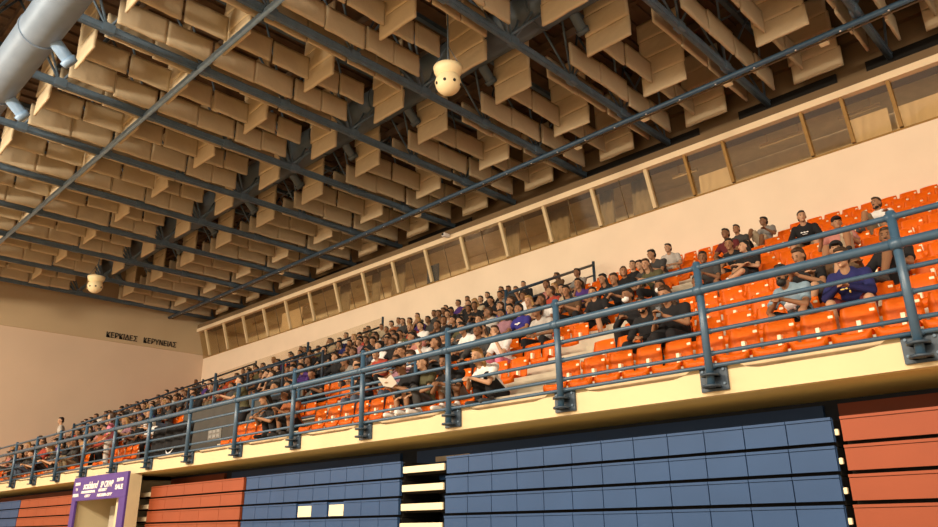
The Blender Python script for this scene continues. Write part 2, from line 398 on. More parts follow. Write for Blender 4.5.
stair_rail(-21.9, 4, 11, 'dark stair railing with a clear glass panel, in the middle of the crowd', True)
stair_rail(-31.2, 3, 11, 'dark stair railing nearest the end wall')
def level_rail(xa, xb, y, z, label, m_=rail_m, hs=(1.0, .7, .4, .15)):
    root = empty('inner_railing', ((xa+xb)/2, y, z)); tag(root, label, 'railing')
    n = int((xb-xa)/1.9)+1
    for i in range(n+1):
        x = xa+(xb-xa)*i/n; bm = bmesh.new(); tube(bm, (x, y, z), (x, y, z+hs[0]+.05), .035, seg=8); wobj('post', bm, m_, root)
    for h in hs:
        bm = bmesh.new(); tube(bm, (xa, y, z+h), (xb, y, z+h), .024, seg=8); wobj('rail', bm, m_, root)
level_rail(VX0, VX1, VY-.05+.12, Tf(3)+.72-.0, 'blue rail on top of the dark stair wall behind the standing man', mat('dark_rail_paint', (.02, .03, .045), .6), (.75, .4))
level_rail(VX1+.0, -9.6, 8.55, Tf(1), 'blue inner railing in front of the second row, left of the empty orange seats')

# ------------------------------------------------------------------ seats
def shell(bm, side):
    w2 = .19
    if side == 'pan':
        prof = [(.0, -.10), (-.012, -.02), (.01, .012), (.05, .018), (.20, .0), (.32, .004), (.345, .03)]
    else:
        prof = [(.335, .015), (.352, .08), (.365, .22), (.385, .37), (.40, .385)]
    a = []; nx = 6
    for y, z in prof:
        row = []
        for i in range(nx+1):
            u = -1+2*i/nx; cu = u*u
            ww = w2*(1 if side == 'pan' else (1-.10*max(0, z-.28)/.1*abs(u)))
            row.append(bm.verts.new((u*ww, y-(0 if side == 'pan' else .03*cu), z+(.015*cu if side == 'pan' else -.02*cu*(z > .3)))))
        a.append(row)
    for r0, r1 in zip(a, a[1:]):
        for i in range(nx): bm.faces.new((r0[i], r0[i+1], r1[i+1], r1[i]))
    r = bmesh.ops.solidify(bm, geom=bm.faces[:], thickness=.012)
bm = bmesh.new(); shell(bm, 'pan'); pan_me = mesh_from('seat_pan', bm, orange_m, True)
bm = bmesh.new(); shell(bm, 'back'); back_me = mesh_from('backrest', bm, orange_m, True)
bm = bmesh.new(); bevbox(bm, .11, .16, .345, .352, .285, .315, .003); plate_me = mesh_from('number_sticker', bm, plate_m)
bm = bmesh.new(); box(bm, -.05, .05, .05, .30, -.06, -.002); box(bm, -.02, .02, .3, .36, -.03, .2); brk_me = mesh_from('seat_bracket', bm, cream_m)
def joined(parts):
    bm = bmesh.new()
    for i, p in enumerate(parts):
        n0 = len(bm.faces); bm.from_mesh(p); bm.faces.ensure_lookup_table()
        for f in bm.faces[n0:]: f.material_index = i
    return bm
seat_one = mesh_from('stadium_seat', joined([pan_me, back_me, plate_me]), [orange_m, orange_m, plate_m], True)
dark_one = mesh_from('stadium_seat', joined([pan_me, back_me]), [dseat_m, dseat_m], True)
seat_pos = []
pitch = .412
for k in range(NR):
    n = int((XR-XL)/pitch)
    for i in range(n):
        x = -.55-(i)*pitch-.2+.1
        if x < XL+.3: break
        if in_void(x, k): continue
        if any(a-.19 < x < b+.19 for a, b in AIS): continue
        dark = (-21.9 < x < -12.9 and k >= 5)
        seat_pos.append((x, k, dark))
PW = [.222*7.5+.2675*7.5*i for i in range(20)]
def bay(x, y):
    """which bay of the front railing the thing is seen behind"""
    xa = x/y*7.5
    for i, p in enumerate(PW):
        if -xa < p: return i
    return 19
def bayname(i): return 'right of the rightmost post' if i == 0 else '%s rail bay from the right' % bays[i-1]
rows_n = ['front row', 'second row', 'third row', 'fourth row', 'fifth row', 'sixth row', 'seventh row', 'eighth row', 'ninth row', 'tenth row', 'eleventh row', 'back row']

# ------------------------------------------------------------------ people
PEOPLE = [l.split() for l in '''7 -3.34 kneeup white s khaki s short beard
5 -3.52 kneeup rose s beige s cap -
7 -4.59 clasp black l khaki s short print
10 -6.46 kneeup grey s beige s short -
9 -6.69 upright charcoal s black s short -
8 -6.57 upright maroon s black s short -
6 -5.62 lean black n black s short -
5 -5.12 cross black s black s long -
5 -5.77 lean charcoal s black s short -
1 -3.10 lean lightblue s black s short beardbig
2 -3.22 phone black s black s short -
2 -2.88 kneeup brown s charcoal s cap -
1 -2.46 lean navy l maroon s short print
2 -2.31 kneeup black s black s short beard
1 -5.09 clasp black l black l short beard
1 -4.69 phone black s black l long -
2 -5.35 upright charcoal s black l short mask
2 -5.75 lean black l black l short mask
7 -8.41 upright black l black l short -
7 -8.05 lean charcoal s khaki s short -
6 -7.39 lean olive s black l long -
8 -8.21 lean charcoal s khaki s short -
9 -8.39 clasp lightgrey s beige s short -
6 -8.13 cross black s denim l short -
6 -8.47 lean black s charcoal l long -
5 -7.68 lean black s black l short -
9 -11.23 upright grey s black l short -
6 -9.15 lean purple s black s short -
4 -7.67 clasp black s black s short -
6 -9.19 chin white s black l long -
5 -8.82 lean brown s black l long -
4 -9.62 upright indigo s black l short print
4 -10.10 upright mauve s black l long -
5 -10.34 lean black s black l short -
3 -8.32 clasp lightgrey s black l short -
5 -9.80 lean beige s khaki s blond -
5 -9.62 chin white s black l long -
8 -11.62 upright rose s black l long -
11 -16.16 upright black l black l short -
11 -15.55 upright black l black l short -
11 -14.94 lean charcoal l black l short -
11 -14.47 clasp black l black l short -
11 -17.55 upright purple s black l short -
11 -16.84 lean olive l black l short -
11 -18.15 upright white s black l short beard
9 -16.53 clasp brown s black l short -
8 -15.08 lean lightgrey s black l short -
5 -12.23 upright olive s black l short beard
3 -9.58 lean tan s khaki s long -
2 -8.55 chin white s pink l long -
3 -10.24 clasp white s black l short -
0 -7.18 lean white s black l blond -
0 -7.91 lean black s grey s long -
0 -8.96 phone black s black s cap -
0 -8.70 upright olive s charcoal l short -
3 -11.55 chin white s black l short -
2 -10.87 lean white s black l short -
4 -13.67 upright black s black l short -
4 -14.19 upright white s black l short -
3 -13.02 clasp red s black l short -
4 -12.57 lean rose s khaki s short -
6 -14.60 upright white s black l short -
5 -13.00 upright black s black l short -
11 -20.69 upright lightgrey s black l short -
11 -20.79 lean rust s black l short -
11 -21.69 upright beige s black l short -
11 -22.28 chin olive s black l short -
11 -22.72 upright brown s black l short -
2 -12.27 lean black s grey s short -
3 -13.90 lean grey s black s short -
11 -23.95 upright white s black l short -
10 -22.73 lean navy s black l short -
11 -24.84 chin charcoal s black l short -
9 -23.28 upright olive s black l short -
8 -22.33 upright red s black l short -
0 -12.82 lean black s black l long -
0 -12.33 phone rust s black s long -
7 -32.80 upright brown s black l short -
8 -34.05 upright charcoal s black l short -
8 -33.04 upright black s black l short -
8 -31.81 lean black s black l short -
4 -25.41 clasp black s black s short -
5 -35.58 lean brown s black l short -
5 -35.42 upright charcoal s black l short -
6 -36.47 lean white s black l short -
4 -31.33 upright brown s black l long -
7 -36.70 upright black s black l short -
6 -33.69 lean black s black l short -
6 -33.41 upright charcoal s black l short -
4 -28.38 upright black s black l short mask
7 -34.02 upright tan s black l short -
1 -20.25 lean white s black l long mask
2 -26.98 upright rose s khaki s long -
1 -25.14 lean tan s black s short -
0 -28.68 upright black s black l short -
0 -26.47 lean charcoal s black l short -'''.split('\n')]
occupied = set()
placed = []
for l in PEOPLE:
    k = int(l[0]); x = float(l[1]); placed.append((k, x)+tuple(l[2:]))
rr = random.Random(5)
def free(k, x):
    return all(abs(x-p[1]) > .47 or p[0] != k for p in placed)
crowd = []
tops = ['black']*22+['charcoal']*6+['white']*2+['grey', 'lightgrey', 'olive', 'navy', 'rose', 'brown', 'beige', 'purple', 'red', 'rust', 'mauve', 'khaki', 'tan', 'indigo', 'black', 'charcoal']
cand = []
for k in range(NR):
    x = -8.0
    while x > XL+.6:
        x -= rr.uniform(.46, .62)
        if x < XL+1.1: break
        if (vx0(k)-.5 < x < VX1+.5) and k < 4: continue
        if any(a-.2 < x < b+.2 for a, b in AIS): continue
        s = x/ (Yr(k)+.2)        # viewing slope
        p = .62
        if k == 0: p = 0 if x > -21 else .4
        elif k == 1: p = .55 if x > -21 else .62
        elif k == 2: p = .72
        if k >= 8 and x < -28.5: p = .02
        if k >= 10 and -22 < x < -18.3: p = .15
        if k >= 9 and x < -22: p *= .5
        if k >= 8 and x > -11.8: p = 0
        if k >= 6 and x > -9.6: p = 0
        if x < -33: p *= .7
        if -7.3 > x > -9.5 and k < 2: p = 0
        if rr.random() < p: cand.append((k, x))
rr.shuffle(cand)
for k, x in cand:
    if len(placed) >= 286: break
    if not free(k, x): continue
    pose = rr.choice(['upright', 'upright', 'lean', 'clasp', 'chin', 'cross', 'phone', 'upright'])
    hair = rr.choice(['short']*5+['long']*2+['blond'] if rr.random() < .5 else ['short'])
    placed.append((k, round(x, 2), pose, rr.choice(tops), rr.choice('sssl'), rr.choice(['black', 'black', 'denim', 'charcoal', 'khaki', 'grey']), rr.choice('lls'), hair, '-'))

H_ = Vector
def limb2(a, b, c): return (Vector(a), Vector(b), Vector(c))
POSES = {}
# pelvis, chest, neck, head, headyaw, headpitch, per side: shoulder elbow wrist handdir, hip knee ankle toe
def pose(name, pel, chest, neck, head, yaw, pit, armL, armR, legL, legR, hl=(0, -1, -.4), hr=(0, -1, -.4), curl=.5):
    if name[-1] != '0' and not name.startswith(('st', 're')):
        pose(name+'0', pel, chest, neck, head, yaw, pit, armL, armR, [(-.14, -.13, .76), (-.14, -.08, .45), (-.15, -.24, .40)], [(.14, -.14, .74), (.15, -.08, .45), (.17, -.24, .40)], hl, hr, curl)
    POSES[name] = dict(pel=Vector(pel), chest=Vector(chest), neck=Vector(neck), head=Vector(head), yaw=yaw, pit=pit,
        arms=((-1, Vector(armL[0]), Vector(armL[1]), Vector(hl)), (1, Vector(armR[0]), Vector(armR[1]), Vector(hr))), legs=((-1, [Vector(p) for p in legL]), (1, [Vector(p) for p in legR])), curl=curl)
sitL = [(-.12, -.24, .56), (-.13, -.17, .09), (-.15, -.36, .035)]; sitR = [(.12, -.24, .56), (.14, -.15, .09), (.17, -.34, .035)]
wideL = [(-.20, -.22, .56), (-.22, -.14, .09), (-.27, -.32, .035)]; wideR = [(.20, -.22, .56), (.21, -.16, .09), (.26, -.34, .035)]
pose('upright', (0, .2, .56), (0, .17, .90), (0, .14, 1.06), (0, .08, 1.20), .1, .05, ((-.26, .02, .76), (-.14, -.20, .66)), ((.26, .03, .76), (.12, -.18, .66)), sitL, sitR)
pose('lean', (0, .2, .55), (0, -.02, .82), (0, -.14, .95), (0, -.22, 1.07), -.2, .25, ((-.24, -.20, .64), (-.05, -.36, .72)), ((.24, -.20, .64), (.05, -.35, .70)), wideL, wideR, (.5, -.8, .1), (-.5, -.8, .1), .9)
pose('clasp', (0, .2, .56), (0, .10, .88), (0, .02, 1.02), (0, -.06, 1.14), .3, .12, ((-.27, .0, .72), (-.04, -.20, .66)), ((.27, .0, .72), (.04, -.19, .64)), wideL, wideR, (.6, -.7, -.1), (-.6, -.7, -.1), .9)
pose('phone', (0, .2, .56), (0, .06, .86), (0, -.03, 1.0), (0, -.11, 1.11), .05, .45, ((-.25, -.06, .70), (-.06, -.27, .80)), ((.25, -.06, .70), (.06, -.27, .80)), sitL, sitR, (.4, -.5, .5), (-.4, -.5, .5), 1.0)
pose('chin', (0, .2, .56), (0, .08, .87), (0, -.01, 1.01), (.02, -.08, 1.13), -.4, .12, ((-.24, -.16, .66), (-.05, -.17, 1.0)), ((.25, -.05, .70), (.02, -.25, .66)), wideL, sitR, (.2, .1, .9), (-.8, -.5, 0), .8)
pose('cross', (0, .2, .56), (0, .19, .90), (0, .17, 1.05), (0, .10, 1.18), .5, .0, ((-.25, .05, .74), (.06, -.08, .82)), ((.25, .05, .74), (-.06, -.10, .78)), [(-.10, -.25, .62), (.14, -.33, .50), (.20, -.46, .42)], sitR, (.9, -.1, .1), (-.9, -.1, .1), .6)
pose('kneeup', (0, .2, .54), (0, .27, .86), (0, .26, 1.01), (0, .20, 1.14), -.3, .05, ((-.26, .10, .72), (-.16, -.12, .78)), ((.30, .12, .72), (.22, -.10, .82)), [(-.14, -.14, .88), (-.16, -.38, .50), (-.18, -.56, .44)], [(.17, -.22, .62), (.22, -.44, .25), (.26, -.60, .15)], (.1, -.8, -.3), (0, -.8, .1), .6)
stL = [(-.10, -.02, .50), (-.12, .03, .09), (-.14, -.14, .035)]; stR = [(.10, -.04, .50), (.12, .0, .09), (.15, -.17, .035)]
pose('stand', (0, 0, .95), (0, .0, 1.28), (0, -.02, 1.46), (0, -.05, 1.62), .3, .1, ((-.28, .04, 1.12), (-.16, -.14, .98)), ((.28, .04, 1.12), (.16, -.14, 1.0)), stL, stR)
pose('reach', (0, .06, .95), (0, -.02, 1.30), (0, -.06, 1.47), (0, -.12, 1.63), .0, .15, ((-.22, -.26, 1.16), (-.13, -.52, 1.24)), ((.22, -.26, 1.16), (.10, -.50, 1.25)), stL, stR, (.1, -1, .1), (-.1, -1, .1), .7)
def head_rot(P):
    from mathutils import Euler
    return Euler((P['pit'], 0, P['yaw'])).to_quaternion()
def hand(bm, wr, d, side, curl):
    d = d.normalized(); up = Vector((0, 0, 1)); s = d.cross(up).normalized() if abs(d.z) < .9 else Vector((1, 0, 0)); n = s.cross(d).normalized()
    c = wr+d*.055; q = Matrix((s, d, n)).transposed().to_quaternion()
    ell(bm, c, (.042, .055, .018), q, 12, 8)
    for i in range(4):
        o = (-.03+.02*i); ln_ = (.030, .036, .034, .026)[i]
        p0 = c+s*o+d*.035; p1 = p0+d*ln_-n*.010*curl; p2 = p1+d*ln_*(1-.6*curl)-n*ln_*1.1*curl
        capsule(bm, p0, p1, .0105, .0095, 8); capsule(bm, p1, p2, .0095, .0085, 8)
    p0 = c-s*side*-.034-d*.02; p1 = p0+s*side*.03+d*.028; p2 = p1+d*.026-n*.01
    capsule(bm, p0, p1, .013, .0115, 8); capsule(bm, p1, p2, .0115, .009, 8)
def torso(bm, P, g, top=True):
    pe, ch, ne = P['pel'], P['chest'], P['neck']; mid = pe.lerp(ch, .45)
    ax = (ch-pe).normalized(); q = Vector((0, 0, 1)).rotation_difference(ax)
    ell(bm, pe, (.165+g, .125+g, .13+g), q); ell(bm, mid, (.145+g, .105+g, .17+g), q); ell(bm, ch, (.165+g, .112+g, .185+g), q)
    for s in (-1, 1):
        sh = ch+Vector((s*.175, 0, .085)); capsule(bm, ch.lerp(ne, .55)+Vector((s*.05, 0, -.02)), sh, .055+g, .056+g)
def shoulder(P, s): return P['chest']+Vector((s*.175, 0, .085))
def hip(P, s): return P['pel']+Vector((s*.085, -.02, -.02))
def make_body(nm, P):
    bm = bmesh.new(); torso(bm, P, 0)
    capsule(bm, P['neck']-Vector((0, 0, .03)), P['head']+Vector((0, .015, -.05)), .055, .052)
    q = head_rot(P); hd = P['head']; T = lambda v: hd+q @ Vector(v)
    ell(bm, T((0, .012, .025)), (.074, .092, .096), q); ell(bm, T((0, -.028, -.052)), (.054, .056, .056), q)
    ell(bm, T((0, -.055, .0)), (.056, .032, .066), q)
    capsule(bm, T((0, -.088, .018)), T((0, -.105, -.020)), .009, .014, 8); ell(bm, T((0, -.098, -.024)), (.018, .012, .009), q)
    ell(bm, T((0, -.083, -.052)), (.024, .010, .010), q); ell(bm, T((0, -.080, -.088)), (.020, .018, .016), q)
    for s in (-1, 1):
        ell(bm, T((s*.076, .012, -.004)), (.011, .020, .032), q); capsule(bm, T((s*.014, -.083, .032)), T((s*.045, -.072, .032)), .008, .007, 8)
    for s, el, wr, hd_ in P['arms']:
        sh = shoulder(P, s); capsule(bm, sh, el, .050, .038); capsule(bm, el, wr, .038, .025); hand(bm, wr, hd_, s, P['curl'])
    for s, (kn, an, to) in P['legs']:
        h = hip(P, s); capsule(bm, h, kn, .084, .056); m = kn.lerp(an, .3)+Vector((0, .02, 0)); capsule(bm, kn, m, .052, .056); capsule(bm, m, an, .054, .034)
        capsule(bm, an+Vector((0, .03, -.04)), to, .034, .028)
    return evalmesh('person', bm, [('REMESH', dict(mode='VOXEL', voxel_size=.0095)), ('SMOOTH', dict(factor=.5, iterations=2)), ('DECIMATE', dict(ratio=.22))], skins[0])
def make_shirt(P, kind):
    bm = bmesh.new(); torso(bm, P, .014)
    hem = P['pel']
    for s, el, wr, _ in P['arms']:
        sh = shoulder(P, s)
        if kind == 's': capsule(bm, sh, sh.lerp(el, .55), .066, .060); tube(bm, sh.lerp(el, .5), sh.lerp(el, .72), .060, .068)
        elif kind == 'l': capsule(bm, sh, el, .066, .054); capsule(bm, el, el.lerp(wr, .93), .054, .040)
    if kind == 'l': capsule(bm, P['neck']+Vector((-.05, .05, .0)), P['neck']+Vector((.05, .05, .0)), .045, .045)
    return evalmesh('shirt', bm, [('REMESH', dict(mode='VOXEL', voxel_size=.014)), ('SMOOTH', dict(factor=.5, iterations=2)), ('DECIMATE', dict(ratio=.35))], MATS['black_fabric'])
def make_pants(P, kind):
    bm = bmesh.new(); pe = P['pel']; ell(bm, pe-Vector((0, 0, .01)), (.185, .145, .125))
    for s, (kn, an, to) in P['legs']:
        h = hip(P, s)
        if kind == 's': capsule(bm, h, h.lerp(kn, .80), .102, .092); tube(bm, h.lerp(kn, .7), h.lerp(kn, .9), .09, .096)
        else:
            capsule(bm, h, kn, .100, .075); capsule(bm, kn, kn.lerp(an, .5), .074, .068); tube(bm, kn.lerp(an, .5), kn.lerp(an, .95), .068, .062)
    return evalmesh('trousers', bm, [('REMESH', dict(mode='VOXEL', voxel_size=.014)), ('SMOOTH', dict(factor=.5, iterations=2)), ('DECIMATE', dict(ratio=.35))], MATS['black_fabric'])
def make_shoe(P, i):
    bm = bmesh.new(); s, (kn, an, to) = P['legs'][i]
    d = (to-an); d.z = min(d.z, 0); base = an+Vector((0, .03, -.045))
    capsule(bm, base, to+(to-an).normalized()*.05, .045, .036); ell(bm, an, (.045, .05, .045))
    return evalmesh('shoe', bm, [('REMESH', dict(mode='VOXEL', voxel_size=.014)), ('DECIMATE', dict(ratio=.5))], MATS['white_fabric'])
def make_hair(P, kind):
    bm = bmesh.new(); q = head_rot(P); hd = P['head']; T = lambda v: hd+q @ Vector(v)
    m = hair_b
    if kind == 'cap':
        ell(bm, T((0, .012, .055)), (.084, .104, .080), q); ell(bm, T((0, -.115, .050)), (.062, .062, .012), q)
        m = MATS['black_fabric']
    else:
        ell(bm, T((0, .032, .052)), (.081, .090, .084), q); ell(bm, T((0, -.025, .098)), (.058, .05, .030), q)
        ell(bm, T((0, .055, -.01)), (.074, .062, .080), q)
        if kind == 'long':
            b0 = P['neck']
            for s in (-1, 1): capsule(bm, T((s*.058, .03, .0)), b0+Vector((s*.085, .02, -.06)), .038, .030); 
            capsule(bm, T((0, .07, -.02)), b0+Vector((0, .10, -.10)), .060, .055)
            capsule(bm, b0+Vector((-.06, .08, -.02)), b0+Vector((-.05, .10, -.16)), .045, .03); capsule(bm, b0+Vector((.06, .08, -.02)), b0+Vector((.05, .10, -.16)), .045, .03)
    return evalmesh('hair' if kind != 'cap' else 'cap', bm, [('REMESH', dict(mode='VOXEL', voxel_size=.011)), ('SMOOTH', dict(factor=.5, iterations=2)), ('DECIMATE', dict(ratio=.35))], m)
def make_beard(P, big):
    bm = bmesh.new(); q = head_rot(P); hd = P['head']; T = lambda v: hd+q @ Vector(v)
    if big: ell(bm, T((0, -.056, -.098)), (.060, .054, .055), q); ell(bm, T((0, -.012, -.055)), (.068, .045, .045), q); ell(bm, T((0, -.105, -.040)), (.034, .012, .009), q)
    else: ell(bm, T((0, -.042, -.086)), (.052, .048, .032), q); ell(bm, T((0, -.005, -.050)), (.064, .042, .040), q); ell(bm, T((0, -.094, -.038)), (.028, .012, .008), q)
    return evalmesh('beard', bm, [('REMESH', dict(mode='VOXEL', voxel_size=.010)), ('DECIMATE', dict(ratio=.5))], hair_b)
def make_mask(P):
    bm = bmesh.new(); q = head_rot(P); hd = P['head']; T = lambda v: hd+q @ Vector(v)
    ell(bm, T((0, -.062, -.045)), (.058, .054, .048), q)
    return evalmesh('face_mask', bm, [('REMESH', dict(mode='VOXEL', voxel_size=.010)), ('DECIMATE', dict(ratio=.5))], MATS['white_fabric'])
def make_eyes(P):
    bm = bmesh.new(); q = head_rot(P); hd = P['head']; T = lambda v: hd+q @ Vector(v)
    for s in (-1, 1): ell(bm, T((s*.030, -.082, .014)), (.011, .007, .006), q, 8, 6); ell(bm, T((s*.030, -.086, .036)), (.017, .006, .004), q, 8, 6)
    return mesh_from('eyes_and_brows', bm, eye_m)
def make_mouth(P):
    bm = bmesh.new(); q = head_rot(P); hd = P['head']; T = lambda v: hd+q @ Vector(v)
    ell(bm, T((0, -.089, -.053)), (.021, .007, .006), q, 8, 6)
    return mesh_from('mouth', bm, lip_m)
CACHE = {}
def get(key, fn, *a):
    if key not in CACHE: CACHE[key] = fn(*a)
    return CACHE[key]
def part(name, me, parent, m=None):
    o = D.objects.new(name, me); C.objects.link(o); o.parent = parent
    if m is not None: o.material_slots[0].link = 'OBJECT'; o.material_slots[0].material = m
    return o
sn = {'s': 't-shirt', 'l': 'long sleeves', 'n': 'sleeveless top'}
ln_n = {'s': 'shorts', 'l': 'trousers'}
posen = dict(upright='sitting upright', lean='leaning forward', clasp='hands clasped', phone='looking down', chin='hand at chin', cross='arms folded', kneeup='knee up', stand='standing', reach='standing with both arms held out')
colname = dict(lightgrey='light grey', lightblue='light blue')
used_labels = set()
SKIN_R = random.Random(3)
def person(k, x, pose_, top, slv, leg, lk, hair, extra, loc=None, rz=None, label=None, group=None, near=None):
    if k == 0 and loc is None: pose_ = pose_+'0'
    P = POSES[pose_]
    rd = random.Random(int(abs(x)*1000)+k)
    body = get(('b', pose_), make_body, pose_, P)
    o = D.objects.new('person', body); C.objects.link(o)
    o.material_slots[0].link = 'OBJECT'; o.material_slots[0].material = rd.choice(skins[:2] if hair == 'blond' else skins)
    o.location = loc or (x, Yr(k), Tf(k)+.0)
    s = rd.uniform(.95, 1.03)
    mir = rd.choice([1, -1])
    o.scale = (s*mir, s, s)
    o.rotation_euler = (0, 0, rd.uniform(-.22, .22) if rz is None else rz)
    near = (x > -13) if near is None else near
    if slv != 'none': part('shirt', get(('s', pose_, slv), make_shirt, P, slv), o, MATS[top+'_fabric'])
    part('trousers', get(('p', pose_, lk), make_pants, P, lk), o, MATS[leg+'_fabric'])
    sc = MATS[rd.choice(['white', 'black', 'charcoal', 'white'])+'_fabric']
    if x > -24:
        part('shoe', get(('f0', pose_), make_shoe, P, 0), o, sc); part('shoe', get(('f1', pose_), make_shoe, P, 1), o, sc)
    hk = 'cap' if hair == 'cap' else ('long' if hair in ('long', 'blond') else 'short')
    part('cap' if hk == 'cap' else 'hair', get(('h', pose_, hk), make_hair, P, hk), o, MATS['black_fabric'] if hk == 'cap' else (hair_y if hair == 'blond' else (hair_d if rd.random() < .4 else hair_b)))
    if extra.startswith('beard'): part('beard', get(('bd', pose_, extra == 'beardbig'), make_beard, P, extra == 'beardbig'), o)
    if extra == 'mask': part('face_mask', get(('m', pose_), make_mask, P), o)
    if near:
        part('eyes_and_brows', get(('e', pose_), make_eyes, P), o)
        if extra != 'mask': part('mouth', get(('mo', pose_), make_mouth, P), o)
    hn = {'short': 'short dark hair', 'long': 'long dark hair', 'blond': 'long fair hair', 'cap': 'a cap'}[hair]
    cn = colname.get(top, top)
    if label is None:
        b_ = bay(x, Yr(k)+.1)
        label = 'person in %s %s %s, %s %s' % (cn, sn[slv], posen[pose_].replace('sitting ', ''), rows_n[k], bayname(b_).replace('behind the ', ''))
        label = label.replace('  ', ' ')
        if label in used_labels: label = 'person in %s %s and %s with %s, %s %s' % (cn, sn[slv], ln_n[lk], hn.replace('a cap', 'cap'), rows_n[k], bayname(b_).replace('behind the ', ''))
        if label in used_labels: return_lab = None
    used_labels.add(label)
    tag(o, label, 'person', group or 'spectators in the stand')
    return o
NAMED = {
    0: 'person in white t-shirt with beard, knee up, highest on the right',
    1: 'person in rose t-shirt and dark cap with a knee up, left of the white t-shirt',
    2: 'person in black long sleeves with white print, hands clasped, near the back wall',
    3: 'person in grey t-shirt leaning back with a knee up, left of the black hooded top',
    9: 'person with full black beard in light blue t-shirt with white animal print',
    10: 'person in black t-shirt directly behind the bearded light blue one',
    11: 'person in brown t-shirt and dark cap, behind the one in navy',
    12: 'person in navy long sleeves with yellow print, leaning forward, second row',
    13: 'person in black t-shirt with white print, beside the rightmost rail post',
    14: 'bearded person in black long sleeves in second row beside the long-haired phone user',
    15: 'person with long dark hair looking down at phone in second row',
    16: 'person with short hair and white face mask behind the couple in black',
}
pobjs = []
for i, p in enumerate(placed):
    k, x, ps, top, slv, leg, lk, hair, ex = p
    lab = NAMED.get(i)
    if lab is None:
        b_ = bay(x, Yr(k)+.1); tries = 0
        while True:
            cn = colname.get(top, top)
            lab = 'person in %s %s, %s, %s, %s' % (cn, sn[slv], posen[ps], rows_n[k], bayname(b_))
            if lab not in used_labels: break
            lab = 'person in %s %s and %s %s, %s, %s' % (cn, sn[slv], leg, ln_n[lk], rows_n[k], bayname(b_))
            if lab not in used_labels: break
            top = rr.choice(tops); tries += 1
            if tries > 30: break
    pobjs.append(person(k, x, ps, top, slv, leg, lk, hair, ex, label=lab))
def local_print(o, bmv, m, name='print'):
    q = obj(name, bmv, m, o); return q
# prints on clothing
me = text_mesh('LOCALS', .085, white_m, .004, align='CENTER', bold=.002)
def chest_text(o, me, P, dz=0, s=1):
    t = D.objects.new('chest_print', me); C.objects.link(t); t.parent = o
    ch = P['chest']; ax = (P['chest']-P['pel']).normalized(); q = Vector((0, 0, 1)).rotation_difference(ax)
    fr = q @ Vector((0, -.142, dz))
    from mathutils import Euler
    t.location = ch+fr; t.rotation_euler = (q @ Euler((math.pi/2, 0, 0)).to_quaternion()).to_euler()
    t.scale = (s*(1 if o.scale.x > 0 else -1), s, s); return t
def blob_print(pts, m, name='chest_print'):
    bm = bmesh.new()
    for cx, cz, rx, rz_ in pts: ell(bm, (cx, cz, 0), (rx, rz_, .010), seg=12, rings=6)
    return mesh_from(name, bm, m)
yel = mat('yellow_print', (.75, .55, .12), .6)
for idx, pts_, m_ in ((2, [(-.05, 0, .022, .012), (0, 0, .022, .012), (.05, 0, .022, .012), (0, -.035, .05, .006)], white_m),
                      (9, [(-.02, -.05, .07, .05), (.05, -.04, .04, .035), (-.06, -.09, .018, .02), (.03, -.095, .018, .02), (.0, -.0, .05, .012)], white_m),
                      (12, [(-.07, .0, .025, .010), (-.02, .004, .022, .011), (.03, .0, .025, .010), (.075, .003, .020, .010), (0, -.04, .01, .02)], yel),
                      (13, [(0, 0, .05, .02), (-.02, -.04, .04, .02), (.03, -.06, .03, .02), (0, .03, .02, .015)], white_m),
                      (31, [(-.04, 0, .04, .014), (.04, .004, .045, .016), (0, -.02, .03, .01)], white_m)):
    chest_text(pobjs[idx], blob_print(pts_, m_), POSES[placed[idx][2]], .0)
# dark snout marks on the animal print
# standing people
person(0, -15.45, 'reach', 'olive', 's', 'black', 'l', 'short', '-', loc=(-15.75, 8.72, 3.27), rz=-.55, label='tall person in olive t-shirt standing at the railing with both arms held out', near=False)
person(0, -28.8, 'stand', 'lightgrey', 's', 'black', 'l', 'short', '-', loc=(-28.7, 9.0, Tf(2)), rz=-.4, label='person in light grey t-shirt standing alone against the end wall', near=False)
person(0, -20.9, 'stand', 'pink', 's', 'lightgrey', 'l', 'long', '-', loc=(-20.85, 7.78, 2.9), rz=-.6, label='person in pink top and pale trousers standing at the railing above the purple banner', near=False)
for nm, y in (): pass

def slab(nm, idx, x0, x1, y0, y1, z0, z1, m, label, cat, mark=None):
    k, x = placed[idx][0], placed[idx][1]
    bm = bmesh.new(); bevbox(bm, x0, x1, y0, y1, z0, z1, .003); o = obj(nm, bm, m, loc=(x, Yr(k), Tf(k))); tag(o, label, cat); return o
ph = slab('mobile_phone', 15, -.035, .035, -.345, -.335, .80, .93, mat('phone_case', (.02, .02, .025), .3), 'dark phone held by the long-haired person in black in the second row', 'phone')
bm = bmesh.new(); box(bm, -.031, .031, -.3345, -.3335, .806, .924); obj('screen', bm, mat('phone_glass', (.05, .05, .06), .1), ph)
bm = bmesh.new(); v = [bm.verts.new(p) for p in ((-.16, -.38, .84), (0, -.34, .80), (.16, -.38, .84), (.16, -.50, .96), (0, -.46, .92), (-.16, -.50, .96))]
bm.faces.new((v[0], v[1], v[4], v[5])); bm.faces.new((v[1], v[2], v[3], v[4]))
r = bmesh.ops.extrude_face_region(bm, geom=bm.faces[:]); bmesh.ops.translate(bm, vec=(0, -.004, -.004), verts=[e for e in r['geom'] if isinstance(e, bmesh.types.BMVert)])
i_ = [i for i, p in enumerate(placed) if p[7] == 'cap' and p[0] == 0][0]
tag(obj('newspaper', bm, mat('paper_white', (.75, .70, .62), .8), loc=(placed[i_][1], Yr(0)+.04, Tf(0))), 'white open paper held by the person in a black cap, front row', 'paper')

